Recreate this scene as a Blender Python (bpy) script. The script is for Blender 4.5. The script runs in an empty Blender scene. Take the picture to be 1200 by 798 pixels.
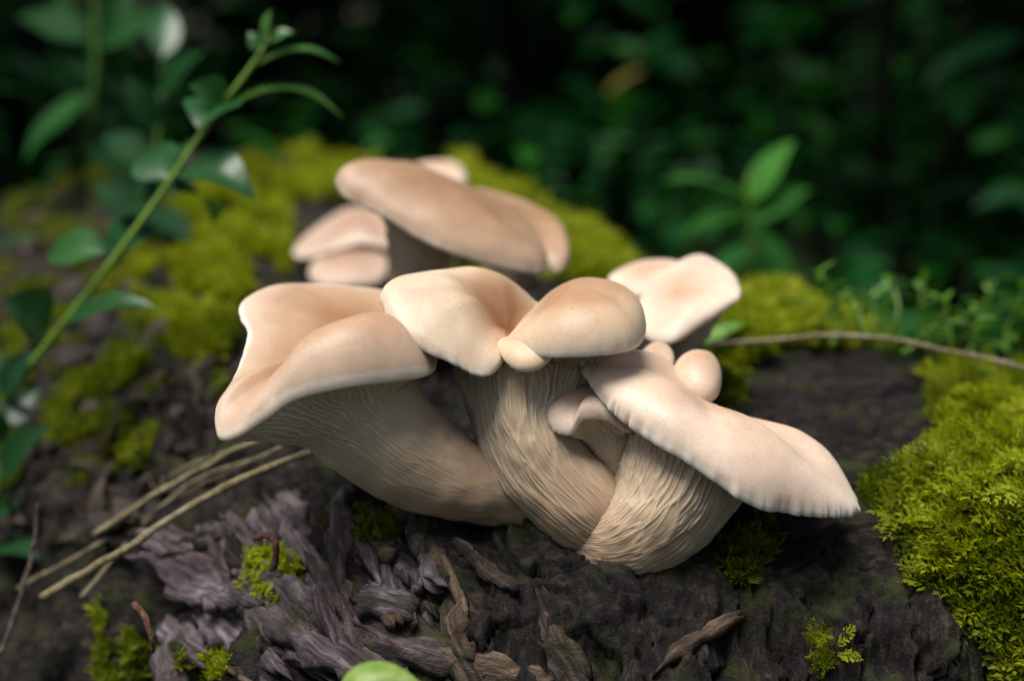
import bpy, math, random
import numpy as np
from mathutils import Vector, Matrix
from mathutils.bvhtree import BVHTree

random.seed(11); RNG = np.random.default_rng(11)
scene = bpy.context.scene
COL = scene.collection

# ------------------------------------------------------------------ camera
CAM_Z, PITCH, LENS = 0.5, math.radians(18.0), 50.0
F = LENS / 36.0 * 1200.0
CP = np.array([0, 0, CAM_Z])
FW = np.array([0, math.cos(PITCH), -math.sin(PITCH)])
UP = np.array([0, math.sin(PITCH), math.cos(PITCH)])
RT = np.array([1.0, 0, 0])
cam = bpy.data.cameras.new('camera'); cam.lens = LENS; cam.sensor_width = 36.0
cam.clip_start = 0.01; cam.clip_end = 500
cam.dof.use_dof = True; cam.dof.focus_distance = 0.440; cam.dof.aperture_fstop = 4.5
cam.dof.aperture_blades = 0
cam_o = bpy.data.objects.new('camera', cam); COL.objects.link(cam_o)
cam_o.location = CP; cam_o.rotation_euler = (math.pi / 2 - PITCH, 0, 0)
scene.camera = cam_o

# ------------------------------------------------------------------ world, sun, exposure
SUN_EL, SUN_AZ = math.radians(74), math.radians(-62)     # from above, left and slightly behind the camera side
w = bpy.data.worlds.new('World'); scene.world = w; w.use_nodes = True
nt = w.node_tree; bg = nt.nodes['Background']
sky = nt.nodes.new('ShaderNodeTexSky'); sky.sky_type = 'NISHITA'; sky.sun_disc = False
sky.sun_elevation = SUN_EL; sky.sun_rotation = math.radians(180) + SUN_AZ * -1
sky.air_density = 1.0; sky.dust_density = 4.0; sky.ozone_density = 1.0
nt.links.new(sky.outputs[0], bg.inputs[0]); bg.inputs[1].default_value = 0.07
sl = bpy.data.lights.new('sun', 'SUN'); sl.energy = 3.3; sl.angle = math.radians(36); sl.color = (1.0, 0.98, 0.95)
so = bpy.data.objects.new('sun', sl); COL.objects.link(so)
sd = np.array([math.sin(SUN_AZ) * math.cos(SUN_EL), -math.cos(SUN_AZ) * math.cos(SUN_EL), math.sin(SUN_EL)])
so.rotation_euler = Vector(sd).to_track_quat('Z', 'Y').to_euler(); so.location = (0, 0, 3)
scene.view_settings.view_transform = 'Standard'; scene.view_settings.look = 'None'
scene.view_settings.gamma = 1.0; scene.view_settings.exposure = 0.46
scene.view_settings.use_curve_mapping = False
scene.cycles.use_denoising = True
scene.cycles.max_bounces = 6

# ------------------------------------------------------------------ helpers
def P(px, py, d):
    return CP + d * (FW + RT * (px - 600) / F + UP * (399 - py) / F)
def ray(px, py):
    v = FW + RT * (px - 600) / F + UP * (399 - py) / F
    return v / np.linalg.norm(v)
def nrm(v):
    n = np.linalg.norm(v, axis=-1, keepdims=True); return v / np.maximum(n, 1e-12)
def smooth(a, b, x):
    t = np.clip((x - a) / (b - a), 0, 1); return t * t * (3 - 2 * t)
def _hash(i, j, k, seed):
    h = (i * 374761393 + j * 668265263 + k * 2147483647 + seed * 974634541) & 0xffffffff
    h = ((h ^ (h >> 13)) * 1274126177) & 0xffffffff
    h = ((h ^ (h >> 16)) * 2246822519) & 0xffffffff
    return ((h ^ (h >> 15)) & 0xffffff) / float(0xffffff)
def vnoise(p, seed=0):
    p = np.asarray(p, float); i = np.floor(p).astype(np.int64); f = p - i; f = f * f * f * (f * (f * 6 - 15) + 10)
    x, y, z = i[..., 0], i[..., 1], i[..., 2]; out = 0
    for dx in (0, 1):
        for dy in (0, 1):
            for dz in (0, 1):
                wgt = (f[..., 0] if dx else 1 - f[..., 0]) * (f[..., 1] if dy else 1 - f[..., 1]) * (f[..., 2] if dz else 1 - f[..., 2])
                out = out + wgt * _hash(x + dx, y + dy, z + dz, seed)
    return out * 2 - 1
def fbm(p, oct=4, seed=0, gain=0.5):
    p = np.asarray(p, float); a, s = 1.0, 0
    for o in range(oct):
        s = s + a * vnoise(p * 2 ** o + 17.3 * o, seed + o); a *= gain
    return s
def ridge(p, oct=4, seed=0):
    p = np.asarray(p, float); a, s = 1.0, 0
    for o in range(oct):
        s = s + a * (1 - np.abs(vnoise(p * 2 ** o + 9.1 * o, seed + o)) * 2); a *= 0.5
    return s

def cells(a, b, seed, wrap=0):
    ia, ib = np.floor(a).astype(np.int64), np.floor(b).astype(np.int64); f1 = np.full(a.shape, 9.0); f2 = np.full(a.shape, 9.0)
    cid = np.zeros(a.shape); oa = np.zeros(a.shape); ob = np.zeros(a.shape)
    for da in (-1, 0, 1):
        for db in (-1, 0, 1):
            ja, jb = ia + da, ib + db; ka = ja % wrap if wrap else ja; pa = ja + _hash(ka, jb, 0 * ja, seed); pb = jb + _hash(ka, jb, 0 * ja, seed + 1)
            d = np.hypot(a - pa, b - pb); h = _hash(ka, jb, 0 * ja, seed + 2); nw = d < f1
            f2 = np.where(nw, f1, np.minimum(f2, d)); cid = np.where(nw, h, cid); oa = np.where(nw, a - pa, oa); ob = np.where(nw, b - pb, ob); f1 = np.where(nw, d, f1)
    return cid, f2 - f1, oa, ob

def mesh_np(name, V, Fc, smooth_=True, attrs=None):
    """V (n,3); Fc (m,k) faces all k-gons, or a list of such arrays."""
    me = bpy.data.meshes.new(name)
    if not isinstance(Fc, list): Fc = [Fc]
    Fc = [np.asarray(f, np.int32) for f in Fc if len(f)]
    loops = np.concatenate([f.ravel() for f in Fc]); tot = np.concatenate([np.full(len(f), f.shape[1]) for f in Fc]).astype(np.int32)
    start = np.concatenate([[0], np.cumsum(tot)[:-1]]).astype(np.int32)
    me.vertices.add(len(V)); me.vertices.foreach_set('co', np.asarray(V, np.float32).ravel())
    me.loops.add(len(loops)); me.loops.foreach_set('vertex_index', loops.astype(np.int32))
    me.polygons.add(len(tot)); me.polygons.foreach_set('loop_start', start); me.polygons.foreach_set('loop_total', tot)
    me.polygons.foreach_set('use_smooth', np.full(len(tot), smooth_))
    for k, a in (attrs or {}).items():
        at = me.attributes.new(k, 'FLOAT', 'POINT'); at.data.foreach_set('value', np.asarray(a, np.float32).ravel())
    me.update(calc_edges=True); me.validate()
    return me
def grid_faces(nr, nc, wrap=False, off=0):
    r = np.arange(nr - 1)[:, None]; c = np.arange(nc if wrap else nc - 1)[None, :]
    c2 = (c + 1) % nc
    a = r * nc + c; b = r * nc + c2; d = (r + 1) * nc + c; e = (r + 1) * nc + c2
    return np.stack([a, b, e, d], -1).reshape(-1, 4) + off
def link(name, me, mat, parent=None, **props):
    o = bpy.data.objects.new(name, me); COL.objects.link(o)
    if mat and me is not None and not me.materials: me.materials.append(mat)
    if parent is not None:
        o.parent = parent; o.matrix_parent_inverse = Matrix.Translation(-parent.location) if parent.type == 'EMPTY' else Matrix()
    for k, v in props.items(): o[k] = v
    return o
def thing(name, label, cat, loc, group=None):
    o = bpy.data.objects.new(name, None); COL.objects.link(o); o.location = Vector(loc)
    o.empty_display_size = 0.01
    o['label'] = label; o['category'] = cat
    if group: o['group'] = group
    return o
def catmull(pts, n, closed=False):
    pts = np.asarray(pts, float); m = len(pts)
    t = np.linspace(0, m if closed else m - 1, n, endpoint=not closed)
    i = np.floor(t).astype(int)
    if not closed: i = np.minimum(i, m - 2)
    f = (t - i)[:, None]
    g = (lambda k: pts[k % m]) if closed else (lambda k: pts[np.clip(k, 0, m - 1)])
    p0, p1, p2, p3 = g(i - 1), g(i), g(i + 1), g(i + 2)
    return 0.5 * (2 * p1 + (p2 - p0) * f + (2 * p0 - 5 * p1 + 4 * p2 - p3) * f ** 2 + (3 * p1 - p0 - 3 * p2 + p3) * f ** 3)
def resample_closed(c, n):
    c2 = np.vstack([c, c[:1]]); L = np.concatenate([[0], np.cumsum(np.linalg.norm(np.diff(c2, axis=0), axis=1))])
    t = np.linspace(0, L[-1], n, endpoint=False)
    return np.stack([np.interp(t, L, c2[:, k]) for k in range(c.shape[1])], -1)
def grid_normals(G, wrap=True):
    du = (np.roll(G, -1, 1) - np.roll(G, 1, 1)) if wrap else np.gradient(G, axis=1)
    dv = np.gradient(G, axis=0)
    return nrm(np.cross(du, dv))
def tube(path, rad, ns=8, bump=0.0, seed=0, cap=True):
    path = np.asarray(path, float); n = len(path); rad = np.broadcast_to(np.asarray(rad, float), (n,))
    T = nrm(np.gradient(path, axis=0)); ref = np.array([0.0, 0, 1]) if abs(T[0, 2]) < .9 else np.array([1.0, 0, 0])
    A = nrm(np.cross(T, ref)); B = np.cross(T, A)
    th = np.arange(ns) * 2 * math.pi / ns
    G = path[:, None] + rad[:, None, None] * (np.cos(th)[None, :, None] * A[:, None] + np.sin(th)[None, :, None] * B[:, None])
    if bump: G = G + bump * fbm(G / (rad.max() * 3), 3, seed)[..., None] * nrm(G - path[:, None])
    V = G.reshape(-1, 3); Fc = [grid_faces(n, ns, True)]
    if cap:
        V = np.vstack([V, path[:1], path[-1:]]); k = n * ns; i = np.arange(ns); j = (i + 1) % ns
        Fc.append(np.stack([j, i, np.full(ns, k)], -1)); Fc.append(np.stack([(n - 1) * ns + i, (n - 1) * ns + j, np.full(ns, k + 1)], -1))
    return V, Fc
class MB:
    """collects vertices / faces into one mesh"""
    def __init__(s): s.V = []; s.Q = []; s.T = []; s.A = []; s.n = 0
    def add(s, V, Fc, a=0.0):
        for f in (Fc if isinstance(Fc, list) else [Fc]):
            (s.Q if f.shape[1] == 4 else s.T).append(f + s.n)
        s.V.append(V); s.A.append(np.broadcast_to(np.asarray(a, float), (len(V),))); s.n += len(V)
    def mesh(s, name, sm=True):
        Fc = []
        if s.Q: Fc.append(np.concatenate(s.Q))
        if s.T: Fc.append(np.concatenate(s.T))
        return mesh_np(name, np.concatenate(s.V), Fc, sm, {'tint': np.concatenate(s.A)})

# ------------------------------------------------------------------ materials
def new_mat(name):
    m = bpy.data.materials.new(name); m.use_nodes = True
    return m, m.node_tree, m.node_tree.nodes['Principled BSDF']
def N(nt, t, **kw):
    n = nt.nodes.new(t)
    for k, v in kw.items():
        if k in n.inputs: n.inputs[k].default_value = v
        else: setattr(n, k, v)
    return n
def ramp(nt, src, stops, interp='LINEAR'):
    r = nt.nodes.new('ShaderNodeValToRGB'); r.color_ramp.interpolation = interp
    while len(r.color_ramp.elements) < len(stops): r.color_ramp.elements.new(0.5)
    for e, (p, c) in zip(r.color_ramp.elements, stops):
        e.position = p; e.color = (*c, 1) if len(c) == 3 else c
    nt.links.new(src, r.inputs[0]); return r
def mixc(nt, fac, a, b, mode='MIX'):
    m = nt.nodes.new('ShaderNodeMix'); m.data_type = 'RGBA'; m.blend_type = mode
    for sock, v in ((m.inputs[0], fac), (m.inputs[6], a), (m.inputs[7], b)):
        if isinstance(v, (int, float)): sock.default_value = v
        elif isinstance(v, tuple): sock.default_value = (*v, 1) if len(v) == 3 else v
        else: nt.links.new(v, sock)
    return m.outputs[2]
def coords(nt): return nt.nodes.new('ShaderNodeTexCoord').outputs['Object']
def noise(nt, vec, scale, detail=4, rough=0.55, dist=0.0):
    n = nt.nodes.new('ShaderNodeTexNoise'); n.inputs['Scale'].default_value = scale; n.inputs['Detail'].default_value = detail
    n.inputs['Roughness'].default_value = rough; n.inputs['Distortion'].default_value = dist
    nt.links.new(vec, n.inputs['Vector']); return n.outputs['Fac']
def mapping(nt, vec, scale=(1, 1, 1), rot=(0, 0, 0)):
    m = nt.nodes.new('ShaderNodeMapping'); m.inputs['Scale'].default_value = scale; m.inputs['Rotation'].default_value = rot
    nt.links.new(vec, m.inputs['Vector']); return m.outputs[0]
def bump(nt, h, strength, dist, b):
    n = nt.nodes.new('ShaderNodeBump'); n.inputs['Strength'].default_value = strength; n.inputs['Distance'].default_value = dist
    nt.links.new(h, n.inputs['Height']); nt.links.new(n.outputs[0], b.inputs['Normal'])
def attr(nt, name):
    a = nt.nodes.new('ShaderNodeAttribute'); a.attribute_name = name; return a.outputs['Fac']

def cap_mat(name, centre, mid, outer, margin):
    m, nt, b = new_mat(name); co = coords(nt); s = attr(nt, 'rad')
    ad = nt.nodes.new('ShaderNodeMath'); ad.operation = 'MULTIPLY_ADD'; nt.links.new(noise(nt, co, 90, 4), ad.inputs[0])
    ad.inputs[1].default_value = 0.06; ad.inputs[2].default_value = -0.03
    a2 = nt.nodes.new('ShaderNodeMath'); a2.operation = 'ADD'; nt.links.new(s, a2.inputs[0]); nt.links.new(ad.outputs[0], a2.inputs[1])
    base = ramp(nt, a2.outputs[0], [(0.05, centre), (0.42, mid), (0.74, outer), (0.945, tuple(.7 * a_ + .3 * b_ for a_, b_ in zip(outer, margin))), (0.985, margin)])
    sp = ramp(nt, noise(nt, co, 900, 3, .6), [(.34, (.86, .80, .76)), (.52, (1, 1, 1))])
    c = mixc(nt, 0.5, base.outputs[0], mixc(nt, 1.0, base.outputs[0], sp.outputs[0], 'MULTIPLY'))
    pt = ramp(nt, noise(nt, co, 45, 4, .6), [(.32, (.86, .79, .74)), (.66, (1.08, 1.07, 1.04))])
    c = mixc(nt, 0.8, c, mixc(nt, 1.0, c, pt.outputs[0], 'MULTIPLY'))
    dk = nt.nodes.new('ShaderNodeTexVoronoi'); dk.inputs['Scale'].default_value = 130; nt.links.new(co, dk.inputs['Vector'])
    dr = ramp(nt, dk.outputs['Distance'], [(.035, (.45, .30, .20)), (.06, (1, 1, 1))])
    c = mixc(nt, 0.35, c, mixc(nt, 1.0, c, dr.outputs[0], 'MULTIPLY'))
    nt.links.new(c, b.inputs['Base Color'])
    b.inputs['Roughness'].default_value = 0.5; b.inputs['Specular IOR Level'].default_value = 0.34
    b.inputs['Subsurface Weight'].default_value = 0.45; b.inputs['Subsurface Radius'].default_value = (1, .55, .3)
    b.inputs['Subsurface Scale'].default_value = 0.005
    b.inputs['Coat Weight'].default_value = 0.12; b.inputs['Coat Roughness'].default_value = 0.38
    bump(nt, noise(nt, co, 420, 5, .6), 0.07, 0.0005, b)
    return m
CAP_TAN = cap_mat('cap_tan', (.28, .135, .055), (.37, .210, .108), (.47, .310, .198), (.88, .80, .68))
CAP_MID = cap_mat('cap_cream_tan', (.20, .08, .030), (.42, .25, .14), (.63, .48, .325), (.90, .86, .76))
CAP_PALE = cap_mat('cap_pale', (.56, .37, .24), (.64, .47, .345), (.72, .57, .44), (.88, .82, .74))
CAP_PINK = cap_mat('cap_pink', (.40, .25, .17), (.47, .32, .24), (.54, .40, .31), (.74, .64, .54))
CAP_BROWN = cap_mat('cap_brown', (.33, .200, .112), (.36, .222, .127), (.42, .275, .170), (.78, .66, .52))

def gill_mat():
    m, nt, b = new_mat('gill_flesh'); co = coords(nt)
    base = ramp(nt, noise(nt, co, 60, 5, .6), [(.3, (.56, .48, .36)), (.55, (.68, .60, .46)), (.75, (.75, .69, .56))])
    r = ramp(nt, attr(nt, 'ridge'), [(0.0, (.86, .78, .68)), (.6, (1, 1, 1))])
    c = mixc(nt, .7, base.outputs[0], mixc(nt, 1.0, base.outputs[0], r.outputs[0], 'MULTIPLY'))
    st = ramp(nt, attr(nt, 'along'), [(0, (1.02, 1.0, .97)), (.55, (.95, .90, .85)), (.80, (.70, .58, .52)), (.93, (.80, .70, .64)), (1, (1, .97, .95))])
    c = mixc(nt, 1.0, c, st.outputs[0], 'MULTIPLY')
    nt.links.new(c, b.inputs['Base Color']); b.inputs['Roughness'].default_value = .6
    b.inputs['Specular IOR Level'].default_value = .25
    b.inputs['Subsurface Weight'].default_value = .55; b.inputs['Subsurface Radius'].default_value = (1, .6, .35)
    b.inputs['Subsurface Scale'].default_value = .003
    bump(nt, noise(nt, co, 500, 4, .6), .12, .0005, b)
    return m
GILL = gill_mat()

def wood_mat(name, cols, streak=(1, 9, 9), moss=0.0, scale=40, rough=.8, grain=False):
    m, nt, b = new_mat(name); co = coords(nt); gco = co
    if grain: ga = nt.nodes.new('ShaderNodeAttribute'); ga.attribute_name = 'grain'; gco = ga.outputs['Vector']
    n1 = noise(nt, mapping(nt, gco, streak), scale, 8, .65, .6)
    if name == 'decayed_wood':
        nf = noise(nt, mapping(nt, co, (8, 4, 2)), scale, 8, .7, .5); mm = nt.nodes.new('ShaderNodeMix'); nt.links.new(attr(nt, 'face'), mm.inputs[0]); nt.links.new(n1, mm.inputs[2]); nt.links.new(nf, mm.inputs[3]); n1 = mm.outputs[0]
    base = ramp(nt, n1, [(.36, cols[0]), (.50, cols[1]), (.64, cols[2])])
    n2 = ramp(nt, noise(nt, co, 28, 4, .55), [(.42, (0, 0, 0)), (.62, (1, 1, 1))])
    c = mixc(nt, n2.outputs[0], base.outputs[0], mixc(nt, 1.0, base.outputs[0], cols[3], 'MULTIPLY'))
    if moss:
        mf = ramp(nt, noise(nt, co, 55, 6, .7), [(.56 - moss * .2, (0, 0, 0)), (.66 - moss * .2, (1, 1, 1))])
        c = mixc(nt, mf.outputs[0], c, mixc(nt, .65, c, (.045, .055, .008)))
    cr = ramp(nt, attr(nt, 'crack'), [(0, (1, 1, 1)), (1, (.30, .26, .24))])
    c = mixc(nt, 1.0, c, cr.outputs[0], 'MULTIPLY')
    nt.links.new(c, b.inputs['Base Color']); b.inputs['Roughness'].default_value = rough
    b.inputs['Specular IOR Level'].default_value = .35
    hs = nt.nodes.new('ShaderNodeMath'); hs.operation = 'MULTIPLY_ADD'; nt.links.new(n1, hs.inputs[0]); hs.inputs[1].default_value = .7
    nt.links.new(noise(nt, co, 700, 6, .7), hs.inputs[2])
    bump(nt, hs.outputs[0], 1.0, .0024, b)
    return m
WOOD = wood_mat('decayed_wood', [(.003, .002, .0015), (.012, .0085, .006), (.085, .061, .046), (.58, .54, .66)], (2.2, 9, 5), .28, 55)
BARK = wood_mat('bark_grey', [(.045, .033, .036), (.15, .12, .128), (.36, .305, .325), (.62, .52, .50)], (1.1, 7, 1), .15, 55, grain=True)
BARK_TAN = wood_mat('bark_tan', [(.045, .028, .017), (.13, .085, .055), (.26, .19, .13), (.7, .62, .55)], (1.1, 8, 1), .1, 55, grain=True)
BARK_DK = wood_mat('bark_dark', [(.012, .008, .006), (.050, .036, .026), (.15, .112, .082), (.7, .62, .55)], (1.1, 8, 1), .3, 55, grain=True)
FLOOR = wood_mat('forest_soil', [(.005, .004, .003), (.012, .010, .007), (.028, .023, .017), (.7, .7, .6)], (3, 3, 3), .7, 12)

def leaf_mat(name, a, bcol, c3, rough=.35, trans=.25, spec=.5):
    m, nt, b = new_mat(name); co = coords(nt)
    t = attr(nt, 'tint'); base = ramp(nt, t, [(0, a), (.5, bcol), (1, c3)])
    v = ramp(nt, noise(nt, co, 160, 4), [(.3, (.75, .78, .7)), (.7, (1.1, 1.1, 1.05))])
    c = mixc(nt, 1.0, base.outputs[0], v.outputs[0], 'MULTIPLY')
    nt.links.new(c, b.inputs['Base Color']); b.inputs['Roughness'].default_value = rough
    b.inputs['Specular IOR Level'].default_value = spec
    tr = nt.nodes.new('ShaderNodeBsdfTranslucent'); nt.links.new(mixc(nt, 1.0, c, (1.3, 1.35, .7), 'MULTIPLY'), tr.inputs[0])
    mx = nt.nodes.new('ShaderNodeMixShader'); mx.inputs[0].default_value = trans
    out = nt.nodes['Material Output']; nt.links.new(b.outputs[0], mx.inputs[1]); nt.links.new(tr.outputs[0], mx.inputs[2])
    nt.links.new(mx.outputs[0], out.inputs[0])
    bump(nt, noise(nt, co, 320, 3), .2, .0008, b)
    return m
LEAF = leaf_mat('leaf_green', (.012, .055, .018), (.022, .10, .022), (.07, .19, .03))
LEAF_BG = leaf_mat('leaf_dark', (.004, .036, .011), (.008, .076, .015), (.027, .14, .013), .45, .36, .20)
LEAF_BRIGHT = leaf_mat('leaf_bright', (.05, .14, .015), (.10, .25, .025), (.22, .40, .08), .45, .3)
LEAF_SOFT = leaf_mat('leaf_soft', (.012, .055, .018), (.020, .11, .020), (.07, .26, .035), .6, .35, .12)
LEAF_PALE = leaf_mat('leaf_pale', (.10, .20, .02), (.20, .33, .05), (.36, .48, .16), .5, .3)
LEAF_YEL = leaf_mat('leaf_yellow', (.20, .16, .02), (.30, .25, .04), (.4, .34, .08), .5, .3)
STEM = leaf_mat('stem_green', (.05, .12, .015), (.10, .20, .02), (.16, .28, .03), .45, .05)
MOSS = leaf_mat('moss_yellow_green', (.09, .115, .004), (.32, .365, .010), (.54, .57, .06), .6, .45, .2)
MOSS_DK = leaf_mat('moss_olive', (.04, .055, .004), (.16, .195, .008), (.32, .36, .025), .6, .4, .2)
LITTER = leaf_mat('dead_leaf', (.008, .006, .004), (.024, .017, .012), (.075, .055, .042), .7, .10, .3)
STRAW = wood_mat('straw', [(.24, .19, .10), (.40, .34, .20), (.55, .48, .32), (.8, .78, .65)], (5, 5, 5), 0, 60, .6)
BRANCH = wood_mat('dark_branch', [(.010, .008, .006), (.025, .019, .015), (.05, .04, .032), (.8, .75, .7)], (5, 5, 5), 0, 60, .8)
SCRAP = wood_mat('red_scrap', [(.07, .03, .018), (.15, .065, .04), (.24, .12, .08), (.8, .75, .7)], (5, 5, 5), 0, 60, .7)
TWIG = wood_mat('twig', [(.05, .036, .028), (.11, .085, .07), (.19, .155, .13), (.8, .75, .7)], (5, 5, 5), 0, 60, .7)

# ------------------------------------------------------------------ the log and the ground
AX = nrm(np.array([-.45, .89])); AC = np.array([AX[1], -AX[0]])      # along / across the log
def ground_h(x, y):
    p = np.stack([x * 3, y * 3, 0 * x], -1)
    return .03 * fbm(p, 4, 3) + .012 * fbm(p * 6, 3, 5)
def front_edge(x):
    return .408 + .03 * smooth(.08, .26, x) - .005 * smooth(-.02, -.12, x) + .006 * vnoise(np.stack([x * 22, 0 * x, 0 * x], -1), 4)
def log_h(x, y):
    rx, ry = x - .06, y - .52
    u = rx * AC[0] + ry * AC[1]; v = rx * AX[0] + ry * AX[1]
    u = u + .02 * vnoise(np.stack([v * 4, 0 * v, 0 * v + 3], -1), 8)
    R = np.where(u < 0, .265, .305)
    q = np.clip(np.abs(u / R), 0, .9995) ** np.where(u < 0, 3.3, 3.0)
    z = .318 * (1 - q) ** .42 - .012
    z = np.where(np.abs(u) >= R, -.03, z)
    t = front_edge(x) - y
    z = z - 1.35 * .012 * np.logaddexp(0, t / .012)
    z = z - 1.2 * np.maximum(v + .25 * u - .58, 0)
    return z, u, v
def log_surface(x, y):
    z, u, v = log_h(x, y)
    face = smooth(-.01, .03, front_edge(x) - y)                     # 0 on top, 1 on the broken front
    left = smooth(.09, -.01, x) * smooth(.75, .5, y)
    P3 = np.stack([x, y, z], -1)
    wv = .010 * np.stack([fbm(P3 * 16, 3, 21), fbm(P3 * 16, 3, 22), fbm(P3 * 16, 3, 23)], -1)
    Q = P3 + wv
    # fibres: along the log on the top, downwards on the broken front
    al = Q[..., 0] * AX[0] + Q[..., 1] * AX[1]; ac = Q[..., 0] * AC[0] + Q[..., 1] * AC[1]
    # top grain runs mostly sideways where the right shoulder shows
    gx = np.stack([Q[..., 0] * 20 + Q[..., 1] * 8, Q[..., 1] * 130 - Q[..., 0] * 30, Q[..., 2] * 60], -1)
    gl = np.stack([al * 22, ac * 120, Q[..., 2] * 40], -1)
    gf = np.stack([Q[..., 0] * 150, Q[..., 2] * 22, Q[..., 1] * 30], -1)
    rt = ridge(gx, 4, 31); rl = ridge(gl, 4, 33); rf = ridge(gf, 4, 35)
    f_top = rt * (1 - left) + rl * left
    fib = f_top * (1 - face) + rf * face
    big = fbm(P3 * 22, 4, 41); mid = fbm(P3 * 70, 4, 43)
    lump = np.abs(fbm(P3 * 40 + 3, 3, 47))
    plates = np.floor(fbm(np.stack([al * 14, ac * 34, 0 * al], -1), 3, 51) * 4) / 4
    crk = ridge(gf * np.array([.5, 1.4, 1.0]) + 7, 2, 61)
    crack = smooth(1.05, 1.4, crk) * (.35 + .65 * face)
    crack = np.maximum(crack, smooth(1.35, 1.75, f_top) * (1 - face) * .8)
    near = smooth(1.6, .7, y)
    d = .0050 * big + (.0014 + .0014 * near) * mid + (.0008 + .0013 * near) * fib + (.004 * plates * left + .004 * lump * left) * near - .0030 * crack
    bl = ridge(np.stack([al * 11, ac * 48, Q[..., 2] * 20], -1), 3, 81); bf = ridge(np.stack([Q[..., 0] * 46, Q[..., 2] * 12, Q[..., 1] * 12], -1), 3, 83)
    bt = ridge(np.stack([Q[..., 0] * 9 + Q[..., 1] * 4, Q[..., 1] * 50 - Q[..., 0] * 12, Q[..., 2] * 20], -1), 3, 85)
    d += near * (.0042 * bl * left * (1 - face) + .0040 * bf * face + .0022 * bt * (1 - left) * (1 - face) - .004)
    def shingle(a, b, seed):
        c, e, oa, ob = cells(a, b, seed); ta = (c * 7.3 % 1) * 2 - 1; tb = (c * 13.7 % 1) * 2 - 1
        return c + .45 * oa * ta + .5 * ob * tb, e
    wal = al + .006 * fbm(P3 * 60, 3, 91); wac = ac + .003 * fbm(P3 * 110, 3, 92)
    h1, e1 = shingle(wal * 22, wac * 70, 93); h2, e2 = shingle(wal * 60 + 3, wac * 190, 96)
    lw = np.maximum(left, face * smooth(.07, -.01, x)) * near
    d += lw * (.0115 * (h1 - .5) + .0042 * (h2 - .5) - .003 * smooth(.10, .0, e1))
    h3, e3 = shingle((Q[..., 0] + .004 * fbm(P3 * 90, 3, 98)) * 75, Q[..., 2] * 30, 99)
    d += face * (1 - lw) * (.0055 * (h3 - .5) - .0060 * smooth(.09, .0, e3))
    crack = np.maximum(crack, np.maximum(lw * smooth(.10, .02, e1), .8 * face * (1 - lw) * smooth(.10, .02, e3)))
    h4, e4 = shingle((Q[..., 0] * .95 + Q[..., 1] * .3) * 26, (Q[..., 1] * .95 - Q[..., 0] * .3) * 110, 101)
    tw = (1 - left) * (1 - face) * near
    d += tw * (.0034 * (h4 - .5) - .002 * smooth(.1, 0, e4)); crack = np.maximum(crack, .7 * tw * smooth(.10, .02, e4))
    d += face * (.004 * lump + .003 * fbm(np.stack([x * 60, z * 30, 0 * z], -1), 4, 71))
    return z, d, crack, u, face

def axis_grid(lo, hi, a, b, fine, grow=1.06, mx=.05):
    c = list(np.arange(a, b, fine)); s = fine; q = a
    while q > lo: s = min(s * grow, mx); q -= s; c.insert(0, q)
    s = fine; q = c[-1]
    while q < hi: s = min(s * grow, mx); q += s; c.append(q)
    return np.array(c)
gx = axis_grid(-1.0, .45, -.15, .22, .00095, 1.025, .012); gy = axis_grid(.12, 2.0, .355, .58, .0009, 1.025, .012)
X, Y = np.meshgrid(gx, gy)
Z, D, CRK, U, FACE = log_surface(X, Y)
G = np.stack([X, Y, Z], -1)
nz = nrm(np.stack([-np.gradient(Z, axis=1) / np.gradient(X, axis=1), -np.gradient(Z, axis=0) / np.gradient(Y, axis=0), np.ones_like(Z)], -1))
G = G + nz * D[..., None]
Fq = grid_faces(len(gy), len(gx))
keep = (Z.reshape(-1)[Fq] > -.025).any(1)
Fq = Fq[keep]; used = np.unique(Fq); remap = -np.ones(G.shape[0] * G.shape[1], int); remap[used] = np.arange(len(used))
log = thing('fallen_log', 'thick decaying fallen log with dark wood, loose bark and moss, carrying the mushrooms', 'log', (.06, .52, 0))
LV = G.reshape(-1, 3)[used]; LF = remap[Fq]
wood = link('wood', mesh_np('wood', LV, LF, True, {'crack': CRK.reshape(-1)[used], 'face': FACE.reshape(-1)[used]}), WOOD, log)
G3 = G[::2, ::2]; F3 = grid_faces(*G3.shape[:2]); F3 = F3[(Z[::2, ::2].reshape(-1)[F3] > -.025).any(1)]
BVH = BVHTree.FromPolygons(G3.reshape(-1, 3).tolist(), F3.tolist())
def hit(px, py):
    r = ray(px, py); loc, n, i, dist = BVH.ray_cast(Vector(CP), Vector(r))
    if loc is None:
        k = (0.0 - CP[2]) / r[2] if r[2] < 0 else 5
        return CP + r * k, np.array([0, 0, 1.0]), None
    return np.array(loc), np.array(n), dist
def drop(x, y):
    loc, n, i, dist = BVH.ray_cast(Vector((x, y, 2)), Vector((0, 0, -1)))
    if loc is None: return np.array([x, y, float(ground_h(np.array(x), np.array(y)))]), np.array([0, 0, 1.0])
    return np.array(loc), np.array(n)

fx = axis_grid(-80, 80, -1.5, 1.5, .02, 1.12, 8); fy = axis_grid(-60, 140, -.2, 3.5, .02, 1.12, 8)
X2, Y2 = np.meshgrid(fx, fy); Z2 = ground_h(X2, Y2)
floor = link('forest_floor', mesh_np('forest_floor', np.stack([X2, Y2, Z2], -1).reshape(-1, 3), grid_faces(len(fy), len(fx)), True, {'crack': 0 * Z2}), FLOOR)
floor['kind'] = 'structure'

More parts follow.
